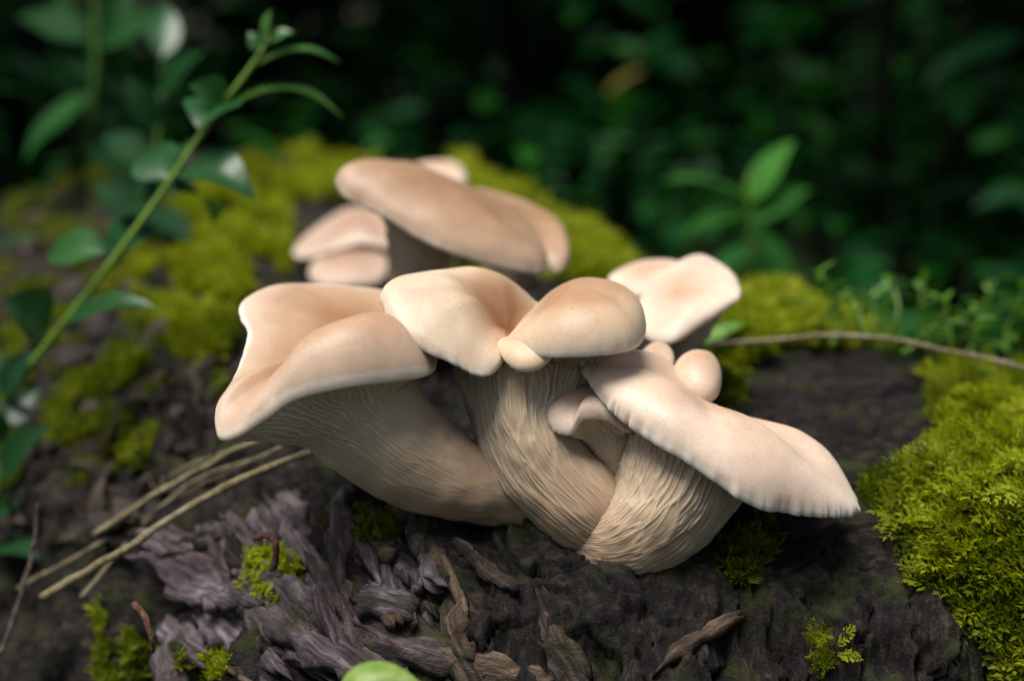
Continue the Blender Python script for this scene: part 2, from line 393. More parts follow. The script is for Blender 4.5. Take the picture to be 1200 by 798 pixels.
# ------------------------------------------------------------------ mushrooms
def cap_surface(rim, centre, bdir, nt_=256, ns=48, hk=0.0, hole=.4, hole_mm=0, pw=2.4, edge=.5, seed=0, teeth=0.0, nteeth=60, lumps=.0012, dents=()):
    """rim: (px,py,d,h mm); centre: (px,py,d). bdir: (right, up, toward camera)"""
    R = np.array([np.append(P(a, b, d), h * .001) for a, b, d, h in rim])
    R = resample_closed(catmull(R, 600, True), nt_)
    C = P(*centre); bd = nrm(RT * bdir[0] + UP * bdir[1] - FW * bdir[2])
    H = R[:, 3]; R = R[:, :3]
    tt = np.arange(nt_) / nt_
    L = np.linalg.norm(R - C, axis=1)
    if teeth:
        cc = np.stack([np.cos(tt * 2 * math.pi), np.sin(tt * 2 * math.pi), 0 * tt], -1)
        amp = np.clip(.5 + 1.2 * vnoise(cc * 2.2, seed + 4), 0, 1)
        ph = nteeth * tt + 2.2 * vnoise(cc * 9, seed + 2)
        notch = np.exp(-((ph - np.round(ph)) / .11) ** 2) * amp
        TE = nrm(C - R) * (teeth * .001 * (notch + .5 * vnoise(cc * 14, seed + 3)))[:, None]
    else: TE = 0 * R
    s = 1 - (1 - np.linspace(0, 1, ns)) ** 1.5
    S_ = s[:, None]; hol = np.clip(hole_mm * .001 / L, .12, .8)[None] if hole_mm else hole
    prof = (1 - hk * np.exp(-(S_ / hol) ** 2)) * np.maximum(1 - S_ ** pw, 0) ** edge
    wH = smooth(.0, .75, S_); Hm = H.mean() * 1.10 if hk == 0 else H
    Hh = Hm * (1 - wH) + H[None] * wH
    G = C + (R - C)[None] * s[:, None, None] + TE[None] * (s ** 90)[:, None, None] + bd * (prof * Hh)[..., None]
    for (a_, b_, d_, r_, z_) in dents:
        q_ = P(a_, b_, d_); v_ = G - q_; v_ = v_ - (v_ @ bd)[..., None] * bd; G = G - bd * (z_ * .001 * np.exp(-((v_ ** 2).sum(-1)) / (r_ * .001) ** 2) * (1 - S_ ** 8))[..., None]
    R = R + TE
    nn = grid_normals(G); sgn = np.sign((nn[ns // 2] @ bd).sum()); nn = nn * sgn
    fade = (s * (1 - s ** 6))[:, None, None]
    G = G + nn * fade * (lumps * 1.3 * fbm(G * 40, 2, seed + 11) + lumps * .12 * fbm(G * 150, 2, seed + 12))[..., None]
    return G, s, R, C, bd
def cap_mesh(name, args):
    args = dict(args); rmin = args.pop('rmin', 0.0)
    G, s, R, C, bd = cap_surface(**args)
    ns, nt_ = G.shape[:2]
    # a thin under-lip so the margin has thickness
    inw = nrm(C - R); lip = []
    for k, (i_, dn) in enumerate(((.0003, .0004), (.001, .0007), (.004, .0009))):
        lip.append(R + inw * i_ - bd * dn)
    G2 = np.concatenate([G, np.array(lip)], 0)
    V = G2.reshape(-1, 3); Fc = grid_faces(len(G2), nt_, True)
    arc = np.concatenate([np.zeros((1, nt_)), np.cumsum(np.linalg.norm(np.diff(G, axis=0), axis=-1), 0)]); arc /= arc[-1:]
    rad = np.concatenate([np.maximum(arc, rmin).ravel(), np.ones(3 * nt_)])
    nv = grid_normals(G); flip = (nv[ns // 2] @ bd).sum() < 0
    if flip: Fc = Fc[:, ::-1]
    if args.get('hole_mm'):
        dist = np.linalg.norm(V - C, axis=1) * 1000 / (args['hole_mm'] * 3.4); rad = np.where(rad > .88, rad, np.minimum(np.clip(dist, 0, .86), .86))
    return mesh_np(name, V, Fc, True, {'rad': rad}), R, C, bd
def under_surface(rim, stem, ngill=90, nt_=900, n1=70, n2=60, amp=.0010, seed=0, net=.5, start=.30, warp=1.0, inward=None, kR=.6, kT=1.0):
    """rim: (n,3) points; stem: (px,py,d,rpx) from under the cap to the base"""
    R = resample_closed(np.asarray(rim), 600)
    S = np.array([np.append(P(a, b, d), r * d / F) for a, b, d, r in stem])
    S = catmull(S, n2); A = S[:, :3]; rr = S[:, 3]
    T = nrm(np.gradient(A, axis=0))
    e = R - A[0]; e = e - (e @ T[0])[:, None] * T[0]
    # blend arc length and angle for the parameter
    B1 = nrm(np.cross(T[0], [0.3, .2, .9])); B2 = np.cross(T[0], B1)
    ang = np.unwrap(np.arctan2(e @ B2, e @ B1)); tot = ang[-1] - ang[0]
    mono = np.abs(np.concatenate([[0], np.cumsum(np.abs(np.diff(ang)))])); mono /= mono[-1]
    par = .5 * mono + .5 * np.linspace(0, 1, 600)
    idx = np.interp(np.linspace(0, 1, nt_, endpoint=False), par, np.arange(600))
    R = np.stack([np.interp(idx, np.arange(600), R[:, k]) for k in range(3)], -1)
    e = R - A[0]; e = nrm(e - (e @ T[0])[:, None] * T[0])
    # stem rings with parallel transport
    rings = []; ee = e.copy()
    for k in range(n2):
        ee = nrm(ee - (ee @ T[k])[:, None] * T[k]); rings.append(A[k] + ee * rr[k])
    rings = np.array(rings)
    S0 = rings[0]; L = np.linalg.norm(R - S0, axis=1)[:, None]
    inn = nrm(S0 + T[0] * -.25 * L - R)
    w_ = np.linspace(0, 1, n1)[:, None, None]
    h00 = 2 * w_ ** 3 - 3 * w_ ** 2 + 1; h10 = w_ ** 3 - 2 * w_ ** 2 + w_; h01 = -2 * w_ ** 3 + 3 * w_ ** 2; h11 = w_ ** 3 - w_ ** 2
    U1 = h00 * R + h10 * (inn * L * kR) + h01 * S0 + h11 * (T[0] * L * kT)
    G = np.concatenate([U1, rings[1:]], 0)
    along = np.concatenate([np.linspace(0, .5, n1), np.linspace(.5, 1, n2)[1:]])
    tt = np.arange(nt_) / nt_
    nn = grid_normals(G); c0 = G.mean(1, keepdims=True); sg = np.sign((nn * (G - c0)).sum(-1).mean()); nn = nn * (sg if sg else 1)
    cc = np.stack([np.cos(tt * 2 * math.pi), np.sin(tt * 2 * math.pi)], -1)
    q = np.concatenate([np.broadcast_to(cc[None] * 5, (len(G), nt_, 2)), np.broadcast_to((along * 7)[:, None, None], (len(G), nt_, 1))], -1)
    wr = warp * (fbm(q, 3, seed + 1) * .9 + fbm(q * np.array([4, 4, 1.5]), 2, seed + 2) * .35 * (along * 2)[:, None])
    ph = ngill * tt[None] + wr
    g = 1 - np.abs(((ph) % 1) * 2 - 1)
    ph2 = ngill * .5 * tt[None] + wr * 1.6 + .37 + 4.0 * net * along[:, None]
    g2 = (1 - np.abs((ph2 % 1) * 2 - 1))
    gp = g ** 3.0
    lo = smooth(.46, .66, along)[:, None]
    nw_ = int(ngill * .55); _, ed, _, _ = cells(nw_ * tt[None] + .5 * wr + 3 * along[:, None] * 0, along[:, None] * 13 + .35 * wr, seed + 31, nw_)
    netp = np.maximum(gp * .25, .45 * np.exp(-(ed / .16) ** 2))
    h = gp * (1 - lo) + lo * netp
    hv = .75 + .25 * vnoise(np.concatenate([q[..., :2] * 3, q[..., 2:] * .8], -1), seed + 5)
    env = smooth(0, .05, along) * (1 - .78 * smooth(.46, .82, along))
    lowf = fbm(G * 60, 3, seed + 8) * .0012 * smooth(.2, .6, along)[:, None]
    G = G + nn * ((h * hv - .5) * amp * 2 * env[:, None] + lowf)[..., None]
    return G, h, along, n1
def mushroom(label, caps, stem, under=None, capmat=CAP_TAN, gills=None, rim_index=0, name='oyster_mushroom', group='oyster mushrooms growing from the log', rim_pts=None):
    base = P(*stem[-1][:3]); root = thing(name, label, 'mushroom', base, group)
    rims = []
    for k, a in enumerate(caps):
        me, R, C, bd = cap_mesh('cap', a); link('cap', me, capmat, root); rims.append(R + nrm(C - R) * .0006 - bd * .0004)
    if rim_pts is not None:
        rim = catmull(np.array([P(*q) for q in rim_pts]), 500, True)
    else:
        rim = rims[rim_index]
    g = dict(gills or {}); Gd, h, along, n1 = under_surface(rim, stem, **g)
    nt_ = Gd.shape[1]; split = int(n1 + (len(Gd) - n1) * g_split.get(label, .35))
    al = np.repeat(along, nt_); hh = h.ravel(); V = Gd.reshape(-1, 3)
    f1 = grid_faces(split + 1, nt_, True); nA = (split + 1) * nt_
    ctr = Gd.mean(1).mean(0)
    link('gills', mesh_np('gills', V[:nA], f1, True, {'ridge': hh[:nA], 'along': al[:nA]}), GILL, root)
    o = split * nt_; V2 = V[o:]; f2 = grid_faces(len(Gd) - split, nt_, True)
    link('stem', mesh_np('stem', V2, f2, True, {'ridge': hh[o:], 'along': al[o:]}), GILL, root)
    return root
g_split = {}

# --- big tan mushroom leaning out to one side
mushroom('large tan funnel mushroom leaning out over the dry straws, lowest cap beside the twin-lobed one',
    [dict(rim=[(252,490,.432,12),(256,514,.427,11),(276,512,.424,14),(310,491,.422,19),(345,468,.421,22),(400,454,.422,24),(450,447,.426,26),(500,439,.434,20),
               (512,424,.450,8),(508,392,.478,4),(486,356,.500,3),(450,342,.512,4),(400,338,.515,5),(350,337,.510,6),(312,342,.500,7),(284,356,.486,6),(281,372,.478,4),(290,392,.468,3),(281,425,.455,3),(272,448,.446,5),(260,470,.438,8)],
          centre=(448,402,.478), bdir=(-.1,.9,.25), hk=1.0, hole=.55, pw=4.5, seed=3, teeth=.35, nteeth=50, lumps=.0012)],
    [(432,490,.458,74),(474,526,.460,64),(525,556,.463,53),(582,576,.467,42),(640,594,.474,34)],
    capmat=CAP_TAN, gills=dict(ngill=100, nt_=900, seed=5, amp=.00040, kT=.7, net=.3))
# --- twin-lobed central mushroom
A_rim = [(592,404,.455,2),(590,422,.446,4),(577,438,.4405,6),(556,439,.4365,7),(530,426,.434,10),(500,413,.433,13),(478,404,.434,14),(463,390,.437,14),(451,366,.442,14),(447,350,.449,14),
         (460,346,.468,15),(498,343,.485,16),(550,342,.495,17),(600,346,.497,13),(630,357,.493,3),(624,380,.480,2),(606,400,.464,2)]
B_rim = [(590,404,.453,5),(604,411,.445,10),(630,417,.438,13),(660,418,.4345,14),(700,416,.434,14),(735,411,.437,14),(751,403,.444,13),(757,385,.455,13),
         (750,368,.468,13),(720,356,.482,13),(680,355,.487,13),(642,367,.483,12),(612,387,.473,9),(598,398,.461,7)]
K_rim = [(583,402,.449,3),(590,421,.442,4),(606,434,.4385,4),(628,434,.438,4),(644,423,.440,4),(652,404,.446,4),(625,392,.454,3),(601,394,.454,3)]
mushroom('cream and tan mushroom with twin-lobed cap folded around a brown hollow on thick ribbed stem',
    [dict(rim=A_rim, centre=(594,382,.470), bdir=(-.15,.9,.45), hk=1.0, hole_mm=10, pw=2.8, seed=13, teeth=.9, nteeth=46, lumps=.0009),
     dict(rim=B_rim, centre=(674,378,.460), bdir=(.0,.95,.35), pw=4.0, rmin=.45, seed=17, teeth=.3, nteeth=40, lumps=.0009, edge=.5),
     dict(rim=K_rim, centre=(617,412,.444), bdir=(.0,.6,.75), pw=3, rmin=.75, seed=19, nt_=96, ns=24, lumps=.0004)],
    [(620,448,.470,84),(622,500,.466,71),(645,555,.462,60),(688,600,.459,50),(715,625,.460,36),(730,636,.463,10)],
    rim_pts=[(593,398,.457),(575,404,.452),(548,410,.447),(525,404,.449),(508,392,.453),(502,372,.460),(505,355,.470),(525,342,.486),(560,336,.494),(610,348,.494),
             (660,362,.487),(712,364,.480),(738,376,.468),(740,390,.456),(722,398,.448),(690,398,.446),(645,398,.447),(615,400,.450)],
    capmat=CAP_MID, gills=dict(ngill=50, nt_=900, seed=9, amp=.0018, warp=1.2, kT=.45, kR=.7))
# --- long pale tongue-shaped mushroom
mushroom('long pale tongue-shaped mushroom with toothed margin spreading over bare dark wood',
    [dict(rim=[(682,432,.457,8),(689,447,.448,11),(705,471,.441,13),(735,498,.4345,15),(770,521,.430,16),(800,538,.428,15),(840,566,.427,14),(870,586,.428,16),(900,598,.431,18),(950,604,.437,17),(1003,604,.444,9),
               (1000,580,.456,8),(976,552,.468,12),(935,536,.478,13),(890,524,.484,9),(845,505,.487,5),(800,470,.489,13),(760,443,.487,15),(720,431,.479,13),(693,430,.467,10)],
          centre=(806,490,.468), bdir=(.1,.9,.35), pw=4.6, seed=23, teeth=1.5, nteeth=64, lumps=.0016, ns=64, nt_=420, dents=[(850,480,.475,19,7),(800,520,.44,7,1.5)])],
    [(802,540,.457,80),(785,582,.455,72),(762,612,.454,62),(732,630,.455,52),(702,632,.458,40),(682,626,.462,24),(672,620,.465,5)],
    capmat=CAP_PALE, gills=dict(ngill=54, nt_=1000, seed=15, amp=.0014, warp=1.0, kT=.9, kR=.5))
# --- small curled one between the two stems
mushroom('small curled cream mushroom tucked between the two thick ribbed stems',
    [dict(rim=[(642,488,.449,5),(649,505,.446,5),(668,509,.444,5),(682,492,.443,6),(710,492,.443,6),(740,506,.447,5),(752,484,.456,5),(738,464,.464,5),(700,458,.466,5),(665,463,.462,5),(646,474,.455,5)],
          centre=(700,476,.454), bdir=(-.2,.8,.5), pw=3.5, seed=29, nt_=160, ns=32, teeth=.6, nteeth=30, lumps=.0006)],
    [(714,512,.458,27),(724,535,.460,23),(738,565,.462,20),(748,600,.464,18)],
    capmat=CAP_PALE, gills=dict(ngill=48, nt_=420, n1=40, n2=30, seed=25, amp=.0006))
# --- rear pale mushroom with two lobes
mushroom('pale mushroom with two overlapping lobes standing behind the round buttons near the moss edge',
    [dict(rim=[(867,349,.532,4),(850,363,.524,5),(820,383,.517,6),(788,402,.513,6),(757,397,.520,5),(743,366,.532,4),(765,336,.546,5),(793,310,.558,5),(822,300,.564,5),(853,316,.553,5),(866,333,.542,4)],
          centre=(796,356,.536), bdir=(-.1,.8,.6), pw=3.5, seed=33, nt_=200, ns=40, teeth=.3, nteeth=30),
     dict(rim=[(712,331,.562,4),(735,347,.548,5),(765,345,.546,5),(805,318,.560,4),(788,308,.577,4),(752,309,.583,4),(725,318,.577,4)],
          centre=(757,328,.563), bdir=(-.1,.9,.4), seed=35, nt_=160, ns=30)],
    [(800,385,.537,34),(795,405,.535,22),(786,440,.533,20),(770,490,.530,24)],
    capmat=CAP_PALE, gills=dict(ngill=60, nt_=420, n1=40, n2=30, seed=37, amp=.0007))
# --- buttons
mushroom('round pale button mushroom peeping out beside the long tongue-shaped cap',
    [dict(rim=[(786,446,.472,8),(800,459,.466,8),(818,469,.463,8),(834,470,.464,8),(843,460,.469,8),(845,442,.478,8),(835,425,.488,8),(812,420,.492,8),(793,428,.484,8)],
          centre=(816,441,.476), bdir=(.05,.75,.6), seed=41, nt_=140, ns=30, lumps=.0004)],
    [(815,455,.478,20),(808,480,.478,16),(800,520,.478,18)], capmat=CAP_PALE, gills=dict(ngill=36, nt_=260, n1=24, n2=24, seed=43, amp=.0004))
mushroom('small tan button mushroom half hidden behind the long tongue-shaped cap',
    [dict(rim=[(746,425,.486,5),(760,438,.480,5),(780,440,.480,5),(790,425,.486,5),(784,410,.497,5),(762,407,.5,5)],
          centre=(768,422,.488), bdir=(.05,.8,.5), seed=45, nt_=120, ns=28, lumps=.0004)],
    [(768,435,.490,16),(765,470,.490,14),(762,520,.490,16)], capmat=CAP_PALE, gills=dict(ngill=30, nt_=220, n1=24, n2=24, seed=47, amp=.0004))
# --- rear upper pair
mushroom('broad brown tongue-shaped mushroom tilted high above the rest with whitish frayed margin',
    [dict(rim=[(394,212,.556,14),(401,229,.549,15),(425,242,.546,16),(455,257,.543,15),(490,279,.541,16),(530,297,.540,16),(580,312,.542,16),(620,320,.547,15),(638,319,.553,13),
               (641,302,.572,12),(622,280,.592,14),(580,260,.604,15),(520,236,.608,16),(460,216,.602,16),(412,206,.582,14)],
          centre=(520,258,.573), bdir=(.05,.95,.3), pw=3.2, seed=51, nt_=256, ns=44, teeth=.7, nteeth=44, lumps=.0012)],
    [(494,285,.574,42),(489,310,.575,34),(486,345,.582,32),(484,385,.595,33),(484,412,.61,33)],
    capmat=CAP_BROWN, gills=dict(ngill=70, nt_=560, n1=40, n2=36, seed=53, amp=.0007, kR=.5))
mushroom('brown mushroom overlapped by the broad tilted cap, its margin drooping at one end',
    [dict(rim=[(552,226,.640,5),(575,262,.612,5),(622,298,.598,6),(648,318,.592,6),(662,314,.594,6),(667,292,.604,6),(655,266,.628,6),(622,244,.644,6),(582,229,.650,5)],
          centre=(618,268,.622), bdir=(.1,.9,.35), pw=4.0, seed=55, nt_=180, ns=36, teeth=.4, nteeth=30)],
    [(600,300,.625,34),(590,340,.620,30),(575,400,.62,32),(570,440,.62,32)],
    capmat=CAP_BROWN, gills=dict(ngill=56, nt_=340, n1=30, n2=30, seed=57, amp=.0006))
mushroom('blurred pale mushroom just showing over the back of the broad tilted cap',
    [dict(rim=[(470,208,.72,6),(500,222,.70,6),(535,222,.70,6),(548,210,.72,6),(530,196,.75,6),(490,196,.75,6)],
          centre=(510,207,.725), bdir=(.05,.95,.2), seed=59, nt_=110, ns=24)],
    [(512,230,.73,30),(512,290,.73,24),(512,340,.73,26)], capmat=CAP_PALE, gills=dict(ngill=40, nt_=240, n1=24, n2=24, seed=61, amp=.0005))
mushroom('blurred fan-shaped pale pink mushroom low on the mossy log, upper of the far pair',
    [dict(rim=[(344,292,.73,3),(352,303,.715,5),(385,296,.708,6),(425,286,.708,6),(462,290,.715,4),(470,262,.75,5),(440,246,.78,5),(400,250,.78,6),(365,272,.76,5)],
          centre=(425,268,.742), bdir=(.0,.9,.4), seed=63, nt_=140, ns=28)],
    [(440,290,.735,26),(445,315,.735,20),(452,350,.74,22)], capmat=CAP_PINK, gills=dict(ngill=44, nt_=260, n1=26, n2=24, seed=65, amp=.0006))
mushroom('blurred rounded pale pink mushroom resting against moss, lower of the far pair',
    [dict(rim=[(362,322,.70,4),(375,335,.690,6),(410,337,.685,7),(446,330,.690,6),(455,306,.71,5),(435,287,.735,6),(400,288,.735,7),(372,302,.72,6)],
          centre=(412,310,.708), bdir=(-.1,.85,.5), seed=67, nt_=140, ns=28)],
    [(425,330,.71,24),(432,350,.715,20),(440,375,.72,22)], capmat=CAP_PINK, gills=dict(ngill=44, nt_=260, n1=26, n2=24, seed=69, amp=.0006))
print('mushrooms done')

# ------------------------------------------------------------------ loose bark on the log
def tangent_frame(p, q, n):
    t = nrm(q - p); n = nrm(n - (n @ t) * t); return t, np.cross(n, t), n
def bark_plate(p0, p1, wpx, mat, seed, thick=.003, lift=.0015, tilt=0.0, name='bark_plate'):
    a, n1, _ = hit(*p0); b, n2, _ = hit(*p1); n = nrm(n1 + n2 + np.array([0, 0, .4]))
    m, nm, _ = hit((p0[0] + p1[0]) / 2, (p0[1] + p1[1]) / 2)
    t, c, n = tangent_frame(a, b, n); L = np.linalg.norm(b - a); d = np.linalg.norm(m - CP)
    W = wpx * d / F * .62; thick = thick * .6
    if L > .12: L = .12; b = a + t * L
    nu, nv = max(10, int(L / .0016)), max(6, int(W * 2 / .0020)); nu = min(nu, 44); nv = min(nv, 22)
    u = np.linspace(0, 1, nu)[:, None]; v = np.linspace(-1, 1, nv)[None]
    e = lambda k: vnoise(np.stack([u[:, 0] * 5 + seed * 3.1, 0 * u[:, 0] + k, 0 * u[:, 0]], -1), seed) + .5 * vnoise(np.stack([u[:, 0] * 16, 0 * u[:, 0] + k, 0 * u[:, 0]], -1), seed)
    endw = np.clip(np.sin(np.pi * np.clip(u * .80 + .12, 0, 1)), .2, 1) ** .4
    wid = W * endw * np.where(v < 0, 1 + .35 * e(1)[:, None], 1 + .35 * e(9)[:, None])
    jag = 1 + (1 if L > .016 else .3) * (.30 * vnoise(np.stack([v * 1.3 + 0 * u, 0 * u + 0 * v + seed, 0 * u + 0 * v + (u > .5)], -1) * 2, seed) + .16 * vnoise(np.stack([v * 9 + 0 * u, 0 * u + 0 * v + seed, 0 * u + 0 * v + (u > .5)], -1), seed)) * (np.abs(u - .5) * 2) ** 1.5
    x = (u - .5) * jag * L + L / 2; y = v * wid
    base = a + t * x[..., None] + c * y[..., None]
    q = np.stack([x * 90 + 0 * y, y * 420 + 0 * x, 0 * x + 0 * y + seed * 5], -1)
    rel = ridge(q, 4, seed) * .0008 * (1 if L > .012 else .4) + fbm(np.stack([x * 160, y * 160, 0 * x + 0 * y], -1), 4, seed + 1) * .0006
    edge = np.clip(1 - np.abs(v) ** 14, 0, 1) ** .5 * np.clip(1 - np.abs(u * 2 - 1) ** 20, 0, 1) ** .5
    sag = (a + (b - a) * u[..., None] - m) @ n
    mid = np.sin(np.pi * u) * float(np.clip((m - (a + b) / 2) @ n, -.008, .008))
    tip = smooth(.55, 1, u) * tilt
    topz = lift + mid + tip + (thick + rel) * (.35 + .65 * edge) + .0008 * e(4)[:, None]
    botz = lift + mid + tip - .002 + 0 * v
    top = base + n * topz[..., None]; bot = base + n * np.minimum(botz, topz - .0008)[..., None]
    V = np.concatenate([top.reshape(-1, 3), bot.reshape(-1, 3)]); k = nu * nv
    f = grid_faces(nu, nv)[:, ::-1]; fb = grid_faces(nu, nv, off=k)
    i = np.arange(nu - 1); j = np.arange(nv - 1); S = []
    S.append(np.stack([i * nv, (i + 1) * nv, (i + 1) * nv + k, i * nv + k], -1)[:, ::-1])
    S.append(np.stack([i * nv + nv - 1, (i + 1) * nv + nv - 1, (i + 1) * nv + nv - 1 + k, i * nv + nv - 1 + k], -1))
    S.append(np.stack([j, j + 1, j + 1 + k, j + k], -1)); o = (nu - 1) * nv
    S.append(np.stack([o + j, o + j + 1, o + j + 1 + k, o + j + k], -1)[:, ::-1])
    crk = smooth(.9, 1.5, ridge(q * .6 + 4, 3, seed + 2))
    me = mesh_np(name, V, np.concatenate([f, fb] + S), True, {'crack': np.concatenate([crk.ravel() * .8, crk.ravel() * 0])})
    gat = me.attributes.new('grain', 'FLOAT_VECTOR', 'POINT'); gv = np.stack([x + 0 * y, y + 0 * x, 0 * x + 0 * y + seed * .37], -1).reshape(-1, 3)
    gat.data.foreach_set('vector', np.concatenate([gv, gv]).astype(np.float32).ravel())
    return link(name, me, mat, log)
plates = [((172,640),(318,700),58,BARK,.004,.004),((262,650),(400,780),78,BARK,.005,.004),((330,712),(450,800),66,BARK,.004,.002),((228,690),(330,790),50,BARK,.004,0),
 ((338,588),(352,668),30,BARK,.004,.003),((398,582),(398,690),26,BARK,.004,.002),((448,582),(536,716),20,BARK_TAN,.006,.004),((488,598),(530,690),18,BARK,.005,.003),
 ((392,664),(474,652),26,BARK_TAN,.004,.006),((466,664),(508,694),22,BARK,.004,.003),((380,680),(404,762),26,BARK,.004,.002),((416,704),(492,722),34,BARK,.005,.003),
 ((428,742),(570,786),30,BARK,.005,.002),((505,768),(650,800),28,BARK_TAN,.004,.002),
 ((768,786),(862,730),14,BARK_TAN,.003,.003),((300,600),(320,650),22,BARK,.004,.002),((360,640),(384,720),22,BARK,.003,.002),
 ((540,700),(556,770),24,BARK_TAN,.003,.001),((440,690),(470,742),22,BARK_TAN,.003,.003)]
for k, (a, b, wpx, mt, th, tl) in enumerate(plates): bark_plate(a, b, wpx, mt, 100 + k, th, .0015, tl)
for k in range(26):
    x, y = random.uniform(190, 640), random.uniform(585, 745); an = random.gauss(.95, .22); L = random.uniform(65, 135)
    bark_plate((x, y), (x + L * math.cos(an), y + L * math.sin(an)), random.uniform(16, 32), BARK if x < 470 else BARK_DK, 400 + k, random.uniform(.002, .005), .0, random.uniform(-.002, .005))
for k in range(10):
    x, y = random.uniform(190, 640), random.uniform(590, 800); an = random.gauss(.9, .5); L = random.uniform(14, 46)
    if x > 500: continue
    bark_plate((x, y), (x + L * math.cos(an), y + L * math.sin(an)), random.uniform(6, 15), random.choice([BARK, BARK, BARK_TAN]), 200 + k, random.uniform(.0006, .0016), .0004, random.uniform(0, .004), 'bark_chip')

# ------------------------------------------------------------------ moss
def frond(L, npair, seed):
    r = np.random.default_rng(seed); V = []; T = []
    n = 7; u = np.linspace(0, 1, n); sp = np.stack([u * L, .10 * L * np.sin(u * 2 + seed), .20 * L * np.sin(u * 2.6)], -1)
    at = lambda q: np.array([np.interp(q, u, sp[:, k]) for k in range(3)])
    def blade(p, d, up, ln, wd):
        k = len(V); sd = nrm(np.cross(d, up)); V.extend([p - sd * wd * .3, p + d * ln * .45 + sd * wd, p + d * ln + up * -.1 * ln, p + d * ln * .45 - sd * wd]); T.append((k, k + 1, k + 2, k + 3))
    for i in range(npair):
        q = .08 + .9 * i / npair; p = at(q); ln = L * .30 * math.sin(math.pi * min(.15 + q * .85, 1)) ** .7 + .0006
        for sgn in (-1, 1):
            d = nrm(np.array([.75, sgn * 1.0, .25 + r.normal(0, .25)])); d = nrm(d + r.normal(0, .12, 3))
            for j in range(3):
                pp = p + d * ln * j / 3.2
                dd = nrm(d + np.array([.3 * (j % 2), 0, .35 * (1 - j % 2)]) + r.normal(0, .25, 3))
                blade(pp, dd, np.array([0, 0, 1.0]), ln * .55, ln * .13)
    blade(at(.9), nrm(np.array([1, 0, -.1])), np.array([0, 0, 1.0]), L * .16, L * .03)
    return np.array(V), np.array(T)
def tuft(L, n, seed):
    r = np.random.default_rng(seed); V = []; T = []
    for i in range(n):
        a = r.uniform(0, 6.28); d = nrm(np.array([math.cos(a) * r.uniform(.2, 1.1), math.sin(a) * r.uniform(.2, 1.1), 1])); sd = nrm(np.cross(d, r.normal(0, 1, 3)))
        ln = L * r.uniform(.5, 1.1); wd = ln * .11; b = r.normal(0, .18 * L, 3) * np.array([1, 1, 0]); k = len(V)
        V.extend([b - sd * wd * .4, b + d * ln * .55 + sd * wd, b + d * ln + np.array([d[0], d[1], 0]) * ln * .2, b + d * ln * .55 - sd * wd]); T.append((k, k + 1, k + 2, k + 3))
    return np.array(V), np.array(T)
FR = [frond(1.0, 11, 300 + i) for i in range(8)]; TU = [tuft(1.0, 10, 340 + i) for i in range(8)]
def in_poly(x, y, poly):
    c = False; j = len(poly) - 1
    for i in range(len(poly)):
        xi, yi = poly[i]; xj, yj = poly[j]
        if (yi > y) != (yj > y) and x < (xj - xi) * (y - yi) / (yj - yi) + xi: c = not c
        j = i
    return c
def place(mb, proto, p, t, n, sc, tint):
    V, T = proto; t = nrm(t - (t @ n) * n); c = np.cross(n, t)
    mb.add(p + sc * (V[:, :1] * t + V[:, 1:2] * c + V[:, 2:] * n), T, np.clip(tint + .12 * V[:, 2], 0, 1))
def moss(label, poly, count, L, kind='tuft', mat=MOSS, dirw=None, lump=.004, thr=-2.0, fs=30, group=None, jitter=.5):
    mb = MB(); xs = [p[0] for p in poly]; ys = [p[1] for p in poly]; got = 0; tries = 0
    while got < count and tries < count * 12:
        tries += 1; x, y = random.uniform(min(xs), max(xs)), random.uniform(min(ys), max(ys))
        if not in_poly(x, y, poly) or (335 < x < 475 and 236 < y < 345): continue
        p, n, dist = hit(x, y)
        if dist is None: continue
        k = float(fbm(p[None] * fs, 3, 77)[0])
        if k < thr: continue
        n = nrm(n + np.array([0, 0, .5])); p = p + n * (lump * max(0, k + .6) * random.random() - .001)
        t = (dirw if dirw is not None else np.array([1.0, 0, 0])) + RNG.normal(0, jitter, 3)
        ln = random.uniform(*L); tint = np.clip(.42 + .3 * k + random.gauss(0, .16), 0, 1)
        if kind == 'frond':
            n2 = nrm(n + RNG.normal(0, .25, 3)); t2 = nrm(t); t2 = nrm(t2 - (t2 @ n2) * n2 + n2 * random.uniform(.05, .5)); n2 = nrm(n2 - (n2 @ t2) * t2)
            place(mb, FR[random.randrange(8)], p, t2, n2, ln, tint)
        else:
            place(mb, TU[random.randrange(8)], p, RNG.normal(0, 1, 3), nrm(n + RNG.normal(0, .2, 3)), ln, tint)
        got += 1
    if not got: print('no moss', label); return
    o = link('moss', mb.mesh('moss', False), mat); o['kind'] = 'stuff'; o['label'] = label; o['category'] = 'moss'
    return o
right_poly = [(1052,462),(1105,430),(1150,425),(1215,440),(1215,830),(1170,800),(1150,740),(1120,700),(1075,690),(1068,640),(1030,600),(1050,575),(1010,612),(1040,560),(1085,545),(1095,500)]
moss('thick feathery yellow-green moss mat hanging over the end of the log', [(x + 45, y) for x, y in right_poly], 1900, (.012, .024), 'frond', MOSS, np.array([-.8, -.35, -.35]), lump=.012, jitter=.35)
moss('thin fringe of bright moss along the back edge of the dark wood', [(1000,400),(1050,402),(1120,425),(1215,450),(1215,425),(1120,404),(1040,392),(980,392)], 700, (.005, .010), 'tuft', MOSS, lump=.004)
moss('long bright band of moss along the raised back rim of the dark wood', [(880,408),(1000,404),(1080,425),(1150,445),(1215,460),(1215,395),(1000,370),(900,360)], 1500, (.005, .012), 'tuft', MOSS, lump=.008, thr=-.2, fs=40)
moss('bright moss cushion on the log behind the pale two-lobed mushroom', [(800,405),(850,365),(900,352),(955,372),(1000,392),(960,402),(880,412),(850,440),(830,470),(860,470),(840,420)], 1300, (.006, .012), 'tuft', MOSS, lump=.012)
